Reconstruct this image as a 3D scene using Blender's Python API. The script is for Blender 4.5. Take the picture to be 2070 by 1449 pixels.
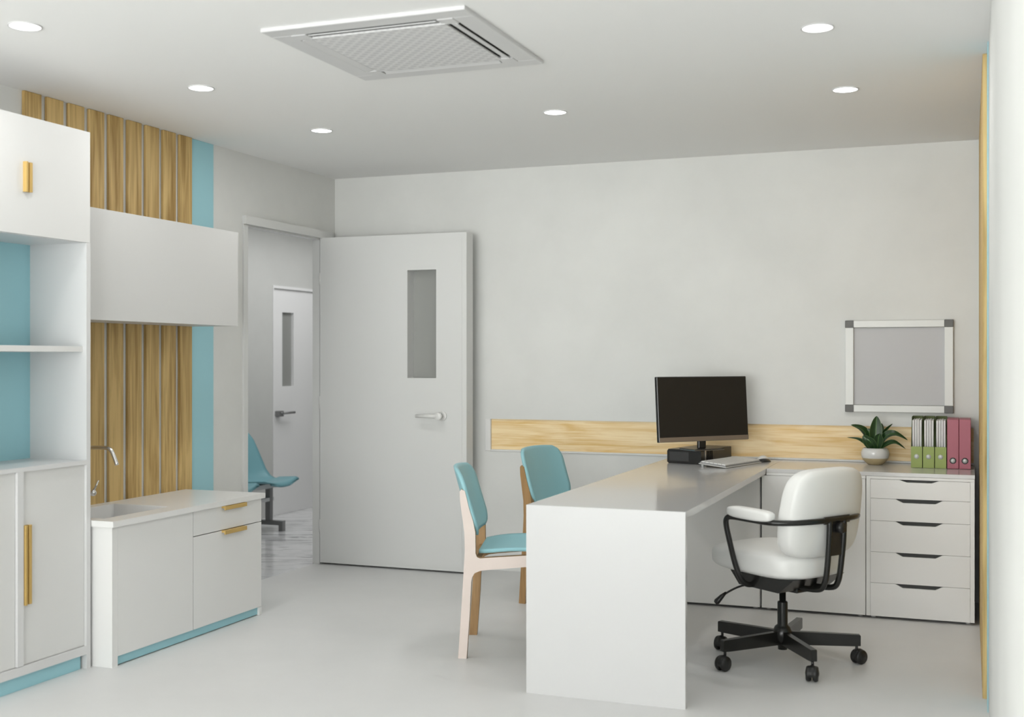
import bpy, bmesh, math, random
from mathutils import Vector, Matrix
random.seed(4)
PI = math.pi
for o in list(bpy.data.objects): bpy.data.objects.remove(o)
scn = bpy.context.scene
COL = scn.collection

# ------------------------------------------------------------------ camera
cam = bpy.data.cameras.new('camera'); camo = bpy.data.objects.new('camera', cam); COL.objects.link(camo)
cam.sensor_width = 36; cam.lens = 2413.75/2070*36
cam.shift_y = 0.00053
camo.location = (0, 0, 1.331); camo.rotation_euler = (PI/2, 0, math.radians(20.961))
cam.clip_start = 0.02
cam.dof.use_dof = True; cam.dof.focus_distance = 6.2; cam.dof.aperture_fstop = 2.2
scn.camera = camo

# ------------------------------------------------------------------ world, light, exposure
SKY_LOW, SKY_HIGH = 14.2, 4.0
w = bpy.data.worlds.new('sky'); scn.world = w; w.use_nodes = True
bg = w.node_tree.nodes['Background']; bg.inputs[0].default_value = (0.985, 1.0, 0.985, 1); bg.inputs[1].default_value = 3.6
# overcast sky above, lower half made brighter to throw added light on the ceiling
_N, _L = w.node_tree.nodes, w.node_tree.links
_tc = _N.new('ShaderNodeTexCoord'); _sx = _N.new('ShaderNodeSeparateXYZ'); _mr = _N.new('ShaderNodeMapRange')
_mr.inputs[1].default_value = -0.25; _mr.inputs[2].default_value = 0.2; _mr.inputs[3].default_value = SKY_LOW; _mr.inputs[4].default_value = SKY_HIGH
_L.new(_tc.outputs['Generated'], _sx.inputs[0]); _L.new(_sx.outputs[2], _mr.inputs[0]); _L.new(_mr.outputs[0], bg.inputs[1])
scn.view_settings.view_transform = 'Standard'; scn.view_settings.look = 'None'
scn.view_settings.exposure = 0.27; scn.view_settings.gamma = 1.0; scn.view_settings.use_curve_mapping = False

XL, XR, YB, H, YR = -3.944, 0.068, 7.0, 2.528, -2.8   # left wall, right wall, back wall, ceiling, rear

def area(name, loc, size, energy, rot=(0,0,0), color=(1,1,1), portal=False):
    l = bpy.data.lights.new(name, 'AREA'); l.shape = 'RECTANGLE'; l.size, l.size_y = size; l.energy = energy; l.color = color
    o = bpy.data.objects.new(name, l); COL.objects.link(o); o.location = loc; o.rotation_euler = rot
    if portal: l.cycles.is_portal = True
    return o
area('window_portal', ((XL+XR)/2, YR-0.02, 1.3), (3.9, 2.3), 1, (PI/2, 0, 0), portal=True)
DOWN = 3.0
for _x, _y in ((-3.168, 3.38), (-3.166, 4.429), (-3.165, 5.477), (-1.874, 5.476), (-0.512, 4.419), (-0.514, 5.475)):
    area('downlight_lamp', (_x, _y, H-0.008), (0.1, 0.1), DOWN, color=(1, 0.99, 0.975))
area('hall_lamp', (-4.60, 8.4, 2.5), (0.9, 2.8), 18.5)

# ------------------------------------------------------------------ materials
M = {}
def base(name):
    m = bpy.data.materials.new(name); m.use_nodes = True
    return m, m.node_tree.nodes, m.node_tree.links, m.node_tree.nodes['Principled BSDF']
def mat(name, col, rough=0.5, metal=0.0, mott=0.0, scale=3.0, bump=0.0, bscale=60, coat=0.0, spec=None):
    m, N, L, P = base(name)
    P.inputs['Base Color'].default_value = (*col, 1); P.inputs['Roughness'].default_value = rough; P.inputs['Metallic'].default_value = metal
    P.inputs['Coat Weight'].default_value = coat
    if spec is not None: P.inputs['Specular IOR Level'].default_value = spec
    tc = N.new('ShaderNodeTexCoord')
    if mott:
        n = N.new('ShaderNodeTexNoise'); n.inputs['Scale'].default_value = scale; n.inputs['Detail'].default_value = 6; n.inputs['Roughness'].default_value = 0.6
        L.new(tc.outputs['Object'], n.inputs['Vector'])
        r = N.new('ShaderNodeMapRange'); r.inputs[1].default_value = 0.3; r.inputs[2].default_value = 0.7; r.inputs[3].default_value = 1-mott; r.inputs[4].default_value = 1+mott*0.4
        L.new(n.outputs['Fac'], r.inputs[0])
        x = N.new('ShaderNodeMix'); x.data_type = 'RGBA'; x.blend_type = 'MULTIPLY'; x.inputs[0].default_value = 1
        x.inputs[6].default_value = (*col, 1); L.new(r.outputs[0], x.inputs[7]); L.new(x.outputs[2], P.inputs['Base Color'])
    if bump:
        n = N.new('ShaderNodeTexNoise'); n.inputs['Scale'].default_value = bscale; n.inputs['Detail'].default_value = 3
        L.new(tc.outputs['Object'], n.inputs['Vector'])
        b = N.new('ShaderNodeBump'); b.inputs['Strength'].default_value = bump; b.inputs['Distance'].default_value = 0.002
        L.new(n.outputs['Fac'], b.inputs['Height']); L.new(b.outputs[0], P.inputs['Normal'])
    M[name] = m; return m
def wood(name, c_light, c_dark, axis='Z', s=1.0, rough=0.5, contrast=1.0, fine=1.0):
    m, N, L, P = base(name); P.inputs['Roughness'].default_value = rough
    tc = N.new('ShaderNodeTexCoord'); mp = N.new('ShaderNodeMapping')
    lo, hi = 0.9*s, 9.0*s
    sc = {'X': (lo, hi, hi), 'Y': (hi, lo, hi), 'Z': (hi, hi, lo)}[axis]
    mp.inputs['Scale'].default_value = sc
    L.new(tc.outputs['Object'], mp.inputs['Vector'])
    n1 = N.new('ShaderNodeTexNoise'); n1.inputs['Scale'].default_value = 1.6; n1.inputs['Detail'].default_value = 5; n1.inputs['Distortion'].default_value = 0.9
    L.new(mp.outputs[0], n1.inputs['Vector'])
    mp2 = N.new('ShaderNodeMapping'); mp2.inputs['Scale'].default_value = tuple(v*(5 if v == hi else 1.6) for v in sc)
    L.new(tc.outputs['Object'], mp2.inputs['Vector'])
    n2 = N.new('ShaderNodeTexNoise'); n2.inputs['Scale'].default_value = 1.5; n2.inputs['Detail'].default_value = 4; n2.inputs['Distortion'].default_value = 0.4
    L.new(mp2.outputs[0], n2.inputs['Vector'])
    mx = N.new('ShaderNodeMix'); mx.inputs[0].default_value = 0.38*fine
    L.new(n1.outputs['Fac'], mx.inputs[2]); L.new(n2.outputs['Fac'], mx.inputs[3])
    cr = N.new('ShaderNodeValToRGB'); e = cr.color_ramp.elements
    e[0].position = 0.5-0.17/contrast; e[0].color = (*c_dark, 1); e[1].position = 0.5+0.08/contrast; e[1].color = (*c_light, 1)
    L.new(mx.outputs[0], cr.inputs[0]); L.new(cr.outputs[0], P.inputs['Base Color'])
    M[name] = m; return m
def emis(name, col, st):
    m, N, L, P = base(name); P.inputs['Base Color'].default_value = (*col, 1)
    P.inputs['Emission Color'].default_value = (*col, 1); P.inputs['Emission Strength'].default_value = st; M[name] = m; return m

mat('wall_paint', (0.71, 0.715, 0.695), 0.75, mott=0.07, scale=1.6)
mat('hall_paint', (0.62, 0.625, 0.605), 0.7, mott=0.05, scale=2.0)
mat('ceiling_paint', (0.86, 0.86, 0.85), 0.85)
mat('floor_vinyl', (0.74, 0.74, 0.735), 0.42, mott=0.06, scale=1.1)
mat('white_lacquer', (0.79, 0.79, 0.78), 0.28)
mat('white_matt', (0.71, 0.71, 0.70), 0.45)
mat('desk_white', (0.63, 0.63, 0.63), 0.16, coat=0.15)
mat('wall_unit_paint', (0.62, 0.62, 0.61), 0.4)
mat('blue_paint', (0.335, 0.61, 0.68), 0.5)
mat('blue_shell', (0.31, 0.585, 0.64), 0.42)
mat('blue_fabric', (0.30, 0.57, 0.625), 0.7, bump=0.15, bscale=300)
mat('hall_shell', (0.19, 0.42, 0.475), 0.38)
mat('brass', (0.62, 0.42, 0.14), 0.38, metal=0.25)
mat('gold_inner', (0.36, 0.26, 0.10), 0.5, metal=0.3)
mat('chrome', (0.80, 0.79, 0.78), 0.18, metal=1.0)
mat('steel_grey', (0.30, 0.30, 0.30), 0.4, metal=0.5)
mat('beam_grey', (0.68, 0.68, 0.68), 0.4, metal=0.1)
mat('black_metal', (0.010, 0.010, 0.009), 0.27)
mat('black_plastic', (0.018, 0.018, 0.018), 0.28)
mat('screen_black', (0.020, 0.017, 0.013), 0.55, spec=0.25)
mat('pc_grey', (0.05, 0.05, 0.052), 0.35)
mat('bezel_taupe', (0.24, 0.19, 0.145), 0.35, metal=0.2)
mat('silver_edge', (0.45, 0.45, 0.46), 0.25, metal=0.9)
mat('leather_white', (0.82, 0.82, 0.80), 0.36, bump=0.08, bscale=90)
mat('dark_gap', (0.03, 0.03, 0.03), 0.7)
mat('slot_dark', (0.022, 0.024, 0.022), 0.5)
mat('pale_outer', (0.74, 0.64, 0.585), 0.5, mott=0.05, scale=6)  # paler colour on the outer side faces of the nearer visitor chair
mat('corner_grey', (0.115, 0.115, 0.11), 0.5)
mat('alu_white', (0.68, 0.69, 0.67), 0.35)
mat('board_grey', (0.50, 0.50, 0.51), 0.55)
mat('door_paint', (0.69, 0.695, 0.685), 0.30)
mat('hall_door_paint', (0.90, 0.90, 0.90), 0.22)
mat('handle_white', (0.72, 0.72, 0.70), 0.3)
mat('pane_grey', (0.32, 0.325, 0.31), 0.25)
mat('file_green', (0.30, 0.38, 0.105), 0.5)
mat('file_green_dark', (0.10, 0.13, 0.04), 0.6)
mat('paper_white', (0.72, 0.72, 0.72), 0.6)
mat('binder_pink', (0.42, 0.125, 0.17), 0.5)
mat('pot_white', (0.72, 0.72, 0.71), 0.12, coat=0.5)
mat('pot_clay', (0.46, 0.37, 0.21), 0.5)
mat('soil', (0.03, 0.022, 0.015), 0.9)
mat('key_white', (0.80, 0.80, 0.79), 0.35)
mat('key_gap', (0.30, 0.30, 0.30), 0.5)
mat('plastic_clear', (0.62, 0.62, 0.61), 0.15)
mat('niche_white', (0.69, 0.69, 0.69), 0.3)
mat('ac_white', (0.64, 0.64, 0.64), 0.35)
mat('rubber', (0.01, 0.01, 0.01), 0.4)
mat('chrome_ring', (0.62, 0.65, 0.64), 0.3, metal=0.15)
wood('slat_wood', (0.64, 0.45, 0.185), (0.30, 0.175, 0.04), 'Z', 1.0, 0.55, 1.0)
wood('strip_wood', (0.90, 0.715, 0.43), (0.72, 0.47, 0.17), 'X', 1.6, 0.45, 1.1)
wood('chair_wood', (0.40, 0.235, 0.095), (0.27, 0.15, 0.055), 'Z', 3.0, 0.5)
emis('lamp_glow', (1, 1, 0.99), 4.0)

# ac grille: fine diamond perforation
m, N, L, P = base('ac_grille'); M['ac_grille'] = m
tc = N.new('ShaderNodeTexCoord'); mp = N.new('ShaderNodeMapping'); mp.inputs['Rotation'].default_value = (0, 0, PI/4)
ck = N.new('ShaderNodeTexVoronoi'); ck.inputs['Scale'].default_value = 30; ck.inputs['Randomness'].default_value = 0.0; mp.inputs['Scale'].default_value = (1, 1, 0.0)
L.new(tc.outputs['Object'], mp.inputs['Vector']); L.new(mp.outputs[0], ck.inputs['Vector'])
cr = N.new('ShaderNodeValToRGB'); cr.color_ramp.elements[0].position = 0.30; cr.color_ramp.elements[0].color = (0.58, 0.58, 0.585, 1)
cr.color_ramp.elements[1].position = 0.42; cr.color_ramp.elements[1].color = (0.70, 0.70, 0.70, 1)
L.new(ck.outputs['Distance'], cr.inputs[0]); L.new(cr.outputs[0], P.inputs['Base Color'])
bp = N.new('ShaderNodeBump'); bp.inputs['Strength'].default_value = 0.2; bp.inputs['Distance'].default_value = 0.004
L.new(ck.outputs['Distance'], bp.inputs['Height']); L.new(bp.outputs[0], P.inputs['Normal']); P.inputs['Roughness'].default_value = 0.5
# hall marble floor
m, N, L, P = base('marble_floor'); M['marble_floor'] = m
tc = N.new('ShaderNodeTexCoord'); mp = N.new('ShaderNodeMapping'); mp.inputs['Scale'].default_value = (0.42, 1.9, 1)
vr = N.new('ShaderNodeVectorRotate'); vr.rotation_type = 'Z_AXIS'; vr.inputs['Angle'].default_value = -0.37
n = N.new('ShaderNodeTexNoise'); n.inputs['Scale'].default_value = 7; n.inputs['Detail'].default_value = 8; n.inputs['Distortion'].default_value = 1.2; n.inputs['Roughness'].default_value = 0.62
L.new(tc.outputs['Object'], vr.inputs['Vector']); L.new(vr.outputs[0], mp.inputs['Vector']); L.new(mp.outputs[0], n.inputs['Vector'])
cr = N.new('ShaderNodeValToRGB'); cr.color_ramp.elements[0].position = 0.34; cr.color_ramp.elements[0].color = (0.28, 0.28, 0.29, 1)
cr.color_ramp.elements[1].position = 0.50; cr.color_ramp.elements[1].color = (0.86, 0.86, 0.87, 1)
L.new(n.outputs['Fac'], cr.inputs[0]); L.new(cr.outputs[0], P.inputs['Base Color']); P.inputs['Roughness'].default_value = 0.12
# leaf: dark green with a pale midrib and edge (uses the leaf's own uv across its width)
m, N, L, P = base('leaf_green'); M['leaf_green'] = m
uv = N.new('ShaderNodeUVMap'); sx = N.new('ShaderNodeSeparateXYZ'); L.new(uv.outputs[0], sx.inputs[0])
cr = N.new('ShaderNodeValToRGB'); e = cr.color_ramp.elements
e[0].position = 0.0; e[0].color = (0.09, 0.17, 0.05, 1); e[1].position = 1.0; e[1].color = (0.09, 0.17, 0.05, 1)
for p, c in ((0.07, (0.012, 0.04, 0.01)), (0.455, (0.014, 0.05, 0.012)), (0.5, (0.12, 0.24, 0.06)), (0.545, (0.014, 0.05, 0.012)), (0.93, (0.012, 0.04, 0.01))):
    k = e.new(p); k.color = (*c, 1)
L.new(sx.outputs[0], cr.inputs[0]); L.new(cr.outputs[0], P.inputs['Base Color']); P.inputs['Roughness'].default_value = 0.32

# ------------------------------------------------------------------ mesh helpers
def bm_new(): return bmesh.new()
def box(bm, x0, x1, y0, y1, z0, z1, mi=0, bev=0.0, seg=2, mtx=None):
    g = bmesh.ops.create_cube(bm, size=1.0); vs = g['verts']
    sx, sy, sz = x1-x0, y1-y0, z1-z0
    for v in vs: v.co = Vector(((v.co.x+.5)*sx+x0, (v.co.y+.5)*sy+y0, (v.co.z+.5)*sz+z0))
    fs = set(f for v in vs for f in v.link_faces)
    for f in fs: f.material_index = mi
    if bev:
        es = list(set(e for v in vs for e in v.link_edges))
        r = bmesh.ops.bevel(bm, geom=es, offset=bev, segments=seg, profile=0.5, affect='EDGES')
        for f in r['faces']: f.material_index = mi
        vs = list(set(v for f in r['faces'] for v in f.verts) | set(v for v in vs if v.is_valid))
    if mtx is not None: bmesh.ops.transform(bm, matrix=mtx, verts=list(set(vs)))
    return bm
def prism(bm, pts, ax, a, b, mi=0):
    """extrude a 2d polygon. ax 'X': pts are (y,z); 'Y': (x,z); 'Z': (x,y)"""
    def P3(p, t):
        return {'X': (t, p[0], p[1]), 'Y': (p[0], t, p[1]), 'Z': (p[0], p[1], t)}[ax]
    A = [bm.verts.new(P3(p, a)) for p in pts]; B = [bm.verts.new(P3(p, b)) for p in pts]
    n = len(pts); fs = [bm.faces.new(A), bm.faces.new(B[::-1])]
    for i in range(n): fs.append(bm.faces.new((A[i], B[i], B[(i+1) % n], A[(i+1) % n])))
    for f in fs: f.material_index = mi
    bmesh.ops.recalc_face_normals(bm, faces=fs); return fs
def tube(bm, pts, r, n=12, mi=0, closed=False, smooth_n=0, flat=None):
    """sweep a circle (or an ellipse: flat=(ra,rb)) along pts; r a number or a list"""
    pts = [Vector(p) for p in pts]
    if smooth_n:
        out = []; m_ = len(pts)
        for i in range(m_-1):
            p0 = pts[max(i-1, 0)]; p1 = pts[i]; p2 = pts[i+1]; p3 = pts[min(i+2, m_-1)]
            for k in range(smooth_n):
                t = k/smooth_n
                out.append(0.5*((2*p1)+(-p0+p2)*t+(2*p0-5*p1+4*p2-p3)*t*t+(-p0+3*p1-3*p2+p3)*t**3))
        out.append(pts[-1])
        if isinstance(r, (list, tuple)):
            rr = []
            for i in range(m_-1):
                for k in range(smooth_n): rr.append(r[i]+(r[i+1]-r[i])*k/smooth_n)
            r = rr+[r[-1]]
        pts = out
    R = r if isinstance(r, (list, tuple)) else [r]*len(pts)
    rings = []; up = None
    for i, p in enumerate(pts):
        d = (pts[min(i+1, len(pts)-1)]-pts[max(i-1, 0)]).normalized()
        if up is None:
            up = Vector((0, 0, 1)) if abs(d.z) < 0.9 else Vector((0, 1, 0))
        s = d.cross(up).normalized(); up = s.cross(d).normalized()
        ra, rb = (R[i], R[i]) if flat is None else (flat[0], flat[1])
        rings.append([bm.verts.new(p+s*math.cos(2*PI*k/n)*ra+up*math.sin(2*PI*k/n)*rb) for k in range(n)])
    for i in range(len(rings)-1):
        for k in range(n):
            f = bm.faces.new((rings[i][k], rings[i][(k+1) % n], rings[i+1][(k+1) % n], rings[i+1][k])); f.smooth = True; f.material_index = mi
    f = bm.faces.new(rings[0][::-1]); f.material_index = mi
    f = bm.faces.new(rings[-1]); f.material_index = mi
    return bm
def lathe(bm, prof, n=32, mi=0, center=(0, 0, 0), axis='Z', smooth=True, mis=None):
    cx, cy_, cz = center; rings = []
    for (r, z) in prof:
        ring = []
        for k in range(n):
            a = 2*PI*k/n; c, s = math.cos(a)*max(r, 1e-5), math.sin(a)*max(r, 1e-5)
            co = {'Z': (c, s, z), 'X': (z, c, s), 'Y': (c, z, s)}[axis]
            ring.append(bm.verts.new((co[0]+cx, co[1]+cy_, co[2]+cz)))
        rings.append(ring)
    fs = []
    for i in range(len(rings)-1):
        for k in range(n):
            f = bm.faces.new((rings[i][k], rings[i][(k+1) % n], rings[i+1][(k+1) % n], rings[i+1][k])); f.smooth = smooth
            f.material_index = mis[i] if mis else mi; fs.append(f)
    f = bm.faces.new(rings[0][::-1]); f.material_index = mis[0] if mis else mi; fs.append(f)
    f = bm.faces.new(rings[-1]); f.material_index = mis[-1] if mis else mi; fs.append(f)
    bmesh.ops.recalc_face_normals(bm, faces=fs)
    return bm
def obj(name, bm, mats, parent=None, loc=None, rot=None, smooth=False, sub=0, kind=None, label=None, weighted=False):
    me = bpy.data.meshes.new(name); bmesh.ops.recalc_face_normals(bm, faces=bm.faces[:]) if not any(f.smooth for f in bm.faces) else None
    bm.to_mesh(me); bm.free()
    o = bpy.data.objects.new(name, me); COL.objects.link(o)
    for x in (mats if isinstance(mats, (list, tuple)) else [mats]): me.materials.append(M[x])
    if smooth:
        for p in me.polygons: p.use_smooth = True
    if sub:
        s = o.modifiers.new('sub', 'SUBSURF'); s.levels = sub; s.render_levels = sub
    if parent: o.parent = parent
    if loc: o.location = loc
    if rot: o.rotation_euler = rot
    if kind: o['kind'] = kind
    if label: o['label'] = label
    return o
def tag(o, label, cat, group=None):
    o['label'] = label; o['category'] = cat
    if group: o['group'] = group
    return o
def thing(name, label, cat, loc=(0, 0, 0), rz=0, group=None):
    o = bpy.data.objects.new(name, None); COL.objects.link(o); o.empty_display_size = 0.1
    o.location = loc; o.rotation_euler = (0, 0, rz); tag(o, label, cat, group); return o
def sroot(name, loc=(0, 0, 0), rz=0):
    o = bpy.data.objects.new(name, None); COL.objects.link(o); o.empty_display_size = 0.1
    o.location = loc; o.rotation_euler = (0, 0, rz); o['kind'] = 'structure'; return o
def dup(root, loc=None, rz=None, label=None):
    def cp(o, par):
        c = o.copy(); COL.objects.link(c); c.parent = par
        for ch in [x for x in bpy.data.objects if x.parent == o]: cp(ch, c)
        return c
    r = cp(root, None)
    if loc is not None: r.location = loc
    if rz is not None: r.rotation_euler = (0, 0, rz)
    if label: r['label'] = label
    return r
def B(*a, **k):
    bm = bm_new(); box(bm, *a, **k); return bm
def st(name, bm, m): return obj(name, bm, m, kind='structure')

# ------------------------------------------------------------------ setting
st('floor', B(XL-0.042, XR+0.12, YR, YB+0.14, -0.1, 0), 'floor_vinyl')
st('ceiling', B(XL-0.12, XR+0.12, YR, YB+0.14, H, H+0.1), 'ceiling_paint')
st('wall_right', B(XR, XR+0.12, YR, YB+0.14, 0, H), 'wall_paint')
DY0, DY1, DZ = 5.953, 6.80, 2.112         # door opening in the left wall
bm = B(XL-0.05, XL, YR, DY0, 0, H); box(bm, XL-0.05, XL, DY1+0.03, YB+0.14, 0, H); box(bm, XL-0.05, XL, DY0, DY1+0.03, DZ, H)
st('wall_left', bm, 'wall_paint')
# back wall with the long niche
NX0, NX1, NZ0, NZ1, ND = -2.862, 0.022, 0.750, 0.953, 0.030
bm = B(XL, XR, YB, YB+0.14, NZ1, H); box(bm, XL, XR, YB, YB+0.14, 0, NZ0)
box(bm, XL, NX0, YB, YB+0.14, NZ0, NZ1); box(bm, NX1, XR, YB, YB+0.14, NZ0, NZ1)
box(bm, NX0, NX1, YB+ND+0.006, YB+0.14, NZ0, NZ1)
st('wall_back', bm, 'wall_paint')
bm = B(NX0+0.037, NX1, YB-0.008, YB+ND, NZ0+0.0005, NZ0+0.0115, bev=0.002, seg=1); box(bm, NX0, NX0+0.037, YB-0.006, YB+ND, NZ0+0.0005, NZ1, bev=0.002, seg=1)
st('trim_1', bm, 'white_matt')
tag(obj('wood_strip', B(NX0+0.037, NX1, YB+ND-0.018, YB+ND+0.004, NZ0+0.0115, NZ1), 'strip_wood'),
    'long light oak strip set in the shallow wall niche behind the desk', 'wood strip')
# rear wall: a wide window
bm = B(XL-0.12, XR+0.12, YR-0.12, YR, 0, 0.12); box(bm, XL-0.12, XR+0.12, YR-0.12, YR, H-0.06, H+0.1)
st('wall_rear', bm, 'wall_paint')
wr = sroot('window_1', (0, YR-0.06, 0))
bm = bm_new()
for k in range(5):
    x = XL+0.03+k*(XR-XL-0.06)/4; box(bm, x-0.025, x+0.025, -0.03, 0.03, 0.12, H-0.06)
box(bm, XL, XR, -0.03, 0.03, 0.12, 0.16); box(bm, XL, XR, -0.03, 0.03, H-0.1, H-0.06)
obj('window_frame', bm, 'white_matt', wr)
# hallway beyond the door
XH = -5.50
st('floor_hallway', B(XH-0.1, XL-0.042, 4.4, 11.6, -0.1, 0), 'marble_floor')
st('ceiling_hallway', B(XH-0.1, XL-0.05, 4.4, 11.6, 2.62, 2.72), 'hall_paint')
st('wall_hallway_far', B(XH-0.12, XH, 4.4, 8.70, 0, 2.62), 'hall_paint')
bm = B(XH-0.12, XH, 9.46, 11.6, 0, 2.62); box(bm, XH-0.12, XH, 8.70, 9.46, 1.955, 2.62); box(bm, XH-0.14, XH-0.105, 8.70, 9.46, 0, 1.955)  # last box: unseen slab added behind the door to stop outside light leaking
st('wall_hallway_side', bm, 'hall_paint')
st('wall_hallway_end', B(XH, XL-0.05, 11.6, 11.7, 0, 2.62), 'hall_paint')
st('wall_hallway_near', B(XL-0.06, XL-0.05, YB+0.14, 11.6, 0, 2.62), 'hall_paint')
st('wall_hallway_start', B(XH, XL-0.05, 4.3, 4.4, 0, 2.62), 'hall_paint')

# door casing (our side) as one trim, with the jamb lining
bm = B(XL+0.0005, XL+0.012, DY0-0.038, DY0-0.002, 0, DZ+0.002)
box(bm, XL+0.0005, XL+0.028, DY0-0.038, 6.935, DZ+0.003, DZ+0.052)
box(bm, XL+0.0005, XL+0.006, DY1+0.055, 6.935, 0, DZ+0.002)
box(bm, XL-0.052, XL+0.012, DY0-0.002, DY0+0.004, 0, DZ-0.001)
box(bm, XL-0.052, XL+0.0, DY0+0.0045, DY1-0.0005, DZ-0.006, DZ-0.0005)
box(bm, XL-0.052, XL-0.0, DY1, DY1+0.0295, 0, DZ-0.0005)
st('trim_2', bm, 'door_paint')

# open door leaf, hinged at the far jamb, standing parallel to the back wall
d = sroot('door_1', (XL+0.006, 6.795, 0))
DW, DH, T = 1.034, 2.117, 0.10
gx0, gx1, gz0, gz1 = 0.630, 0.829, 1.212, 1.891
bm = B(0, gx0, 0, T, 0.012, DH); box(bm, gx1, DW, 0, T, 0.012, DH)
box(bm, gx0, gx1, 0, T, 0.012, gz0); box(bm, gx0, gx1, 0, T, gz1, DH)
obj('door_leaf', bm, 'door_paint', d)
bm = bm_new()                                                 # thin raised face plate
for a in ((0.052, gx0, 0.03, DH-0.035), (gx1, DW-0.03, 0.03, DH-0.035), (gx0, gx1, 0.03, gz0), (gx0, gx1, gz1, DH-0.035)):
    box(bm, a[0], a[1], -0.003, 0.0, a[2], a[3])
obj('door_face_panel', bm, 'door_paint', d)
obj('door_pane', B(gx0, gx1, T-0.016, T-0.010, gz0, gz1), 'pane_grey', d, label='grey glass pane of the open door')
hm = bm_new()
lathe(hm, [(0.0, -0.003), (0.030, -0.003), (0.030, -0.010), (0.027, -0.012), (0.0, -0.012)], 32, center=(0.872, 0, 0.976), axis='Y')
lathe(hm, [(0.0, -0.010), (0.012, -0.010), (0.012, -0.045), (0.024, -0.048), (0.024, -0.068), (0.021, -0.071), (0.0, -0.071)], 32, center=(0.868, 0, 0.976), axis='Y')
tube(hm, [(0.862, -0.060, 0.976), (0.80, -0.060, 0.976), (0.715, -0.060, 0.976)], [0.013, 0.012, 0.010], 16)
obj('door_handle', hm, 'handle_white', d)
for z in (0.25, 1.05, 1.85):
    bm = bm_new(); tube(bm, [(-0.002, -0.002, z-0.04), (-0.002, -0.002, z+0.04)], 0.004, 10)
    obj('door_hinge', bm, 'door_paint', d)

# far hallway door
d = sroot('door_2', (XH, 8.70, 0)); s = 0.937
g0, g1 = (8.872-8.70, 9.057-8.70)
bm = B(-0.05, -0.012, 0.012, g0, 0.001, 1.93); box(bm, -0.05, -0.012, g1, 0.75, 0.001, 1.93)
box(bm, -0.05, -0.012, g0, g1, 0.001, 1.096); box(bm, -0.05, -0.012, g0, g1, 1.733, 1.93)
obj('door_leaf', bm, 'hall_door_paint', d)
obj('door_pane', B(-0.045, -0.038, g0, g1, 1.096, 1.733), 'pane_grey', d, label='grey glass pane of the hallway door')
bm = B(-0.1, 0.008, 0, 0.012, 0, 1.955); box(bm, -0.1, 0.008, 0.75, 0.762, 0, 1.955); box(bm, -0.1, 0.008, 0.012, 0.75, 1.932, 1.955)
obj('door_frame', bm, 'hall_door_paint', d)
hm = bm_new(); box(hm, -0.012, 0.03, 0.055, 0.135, 0.84, 0.89, bev=0.006)
tube(hm, [(-0.01, 0.10, 0.87), (0.045, 0.10, 0.87)], 0.012, 10)
tube(hm, [(0.045, 0.09, 0.87), (0.045, 0.28, 0.87)], 0.011, 10)
obj('door_handle', hm, 'steel_grey', d, label='dark metal door handle')

# ------------------------------------------------------------------ slat panelling and blue bands
bm = bm_new()
for i in range(9): box(bm, XL+0.001, XL+0.018, 4.186+0.1402*i, 4.186+0.1402*i+0.105, 0, H-0.001, bev=0.0015, seg=1)
tag(obj('slat_panel', bm, 'slat_wood'), 'vertical oak slat panelling behind the sink unit on the left wall', 'wood panel')
tag(obj('blue_band', B(XL+0.001, XL+0.004, 5.417, 5.627, 0, H-0.001), 'blue_paint'), 'tall light blue wall band right of the oak slats, by the doorway', 'wall band')
bm = bm_new()
for i in range(14): box(bm, XR-0.020, XR-0.001, 5.031+0.1402*i, 5.031+0.1402*i+0.105, 0, H-0.001, bev=0.0015, seg=1)
tag(obj('slat_panel', bm, 'slat_wood'), 'oak slat panelling on the right wall, seen edge on beside the drawers', 'wood panel')
tag(obj('blue_band', B(XR-0.004, XR-0.001, 4.84, 5.03, 0, H-0.001), 'blue_paint'), 'thin light blue wall band on the right wall next to the white wall', 'wall band')

# ------------------------------------------------------------------ ceiling lights and air conditioner
lab = [((-3.168, 3.38), 'round recessed ceiling light nearest the top left corner, above the tall cabinet'),
       ((-3.166, 4.429), 'round recessed ceiling light above the oak slats, middle of the left row'),
       ((-3.165, 5.477), 'round recessed ceiling light closest to the doorway, end of the left row'),
       ((-1.874, 5.476), 'lone round recessed ceiling light behind the air conditioner, mid ceiling'),
       ((-0.512, 4.419), 'round recessed ceiling light at top right, the nearer of the right pair'),
       ((-0.514, 5.475), 'round recessed ceiling light above the whiteboard, the farther of the right pair')]
for (x, y), l in lab:
    if l == lab[0][1]:
        t0 = thing('ceiling_light', l, 'ceiling light', (x, y, H), 0, 'recessed round ceiling lights')
        bm = bm_new(); lathe(bm, [(0.054, -0.001), (0.0585, -0.001), (0.0585, -0.005), (0.053, -0.005), (0.053, -0.001)], 40)
        obj('trim_ring', bm, 'beam_grey', t0)
        bm = bm_new(); lathe(bm, [(0.0, -0.0005), (0.053, -0.0005), (0.053, -0.003), (0.0, -0.003)], 40, smooth=False)
        obj('diffuser', bm, 'lamp_glow', t0)
    else: dup(t0, (x, y, H), 0, l)

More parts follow.
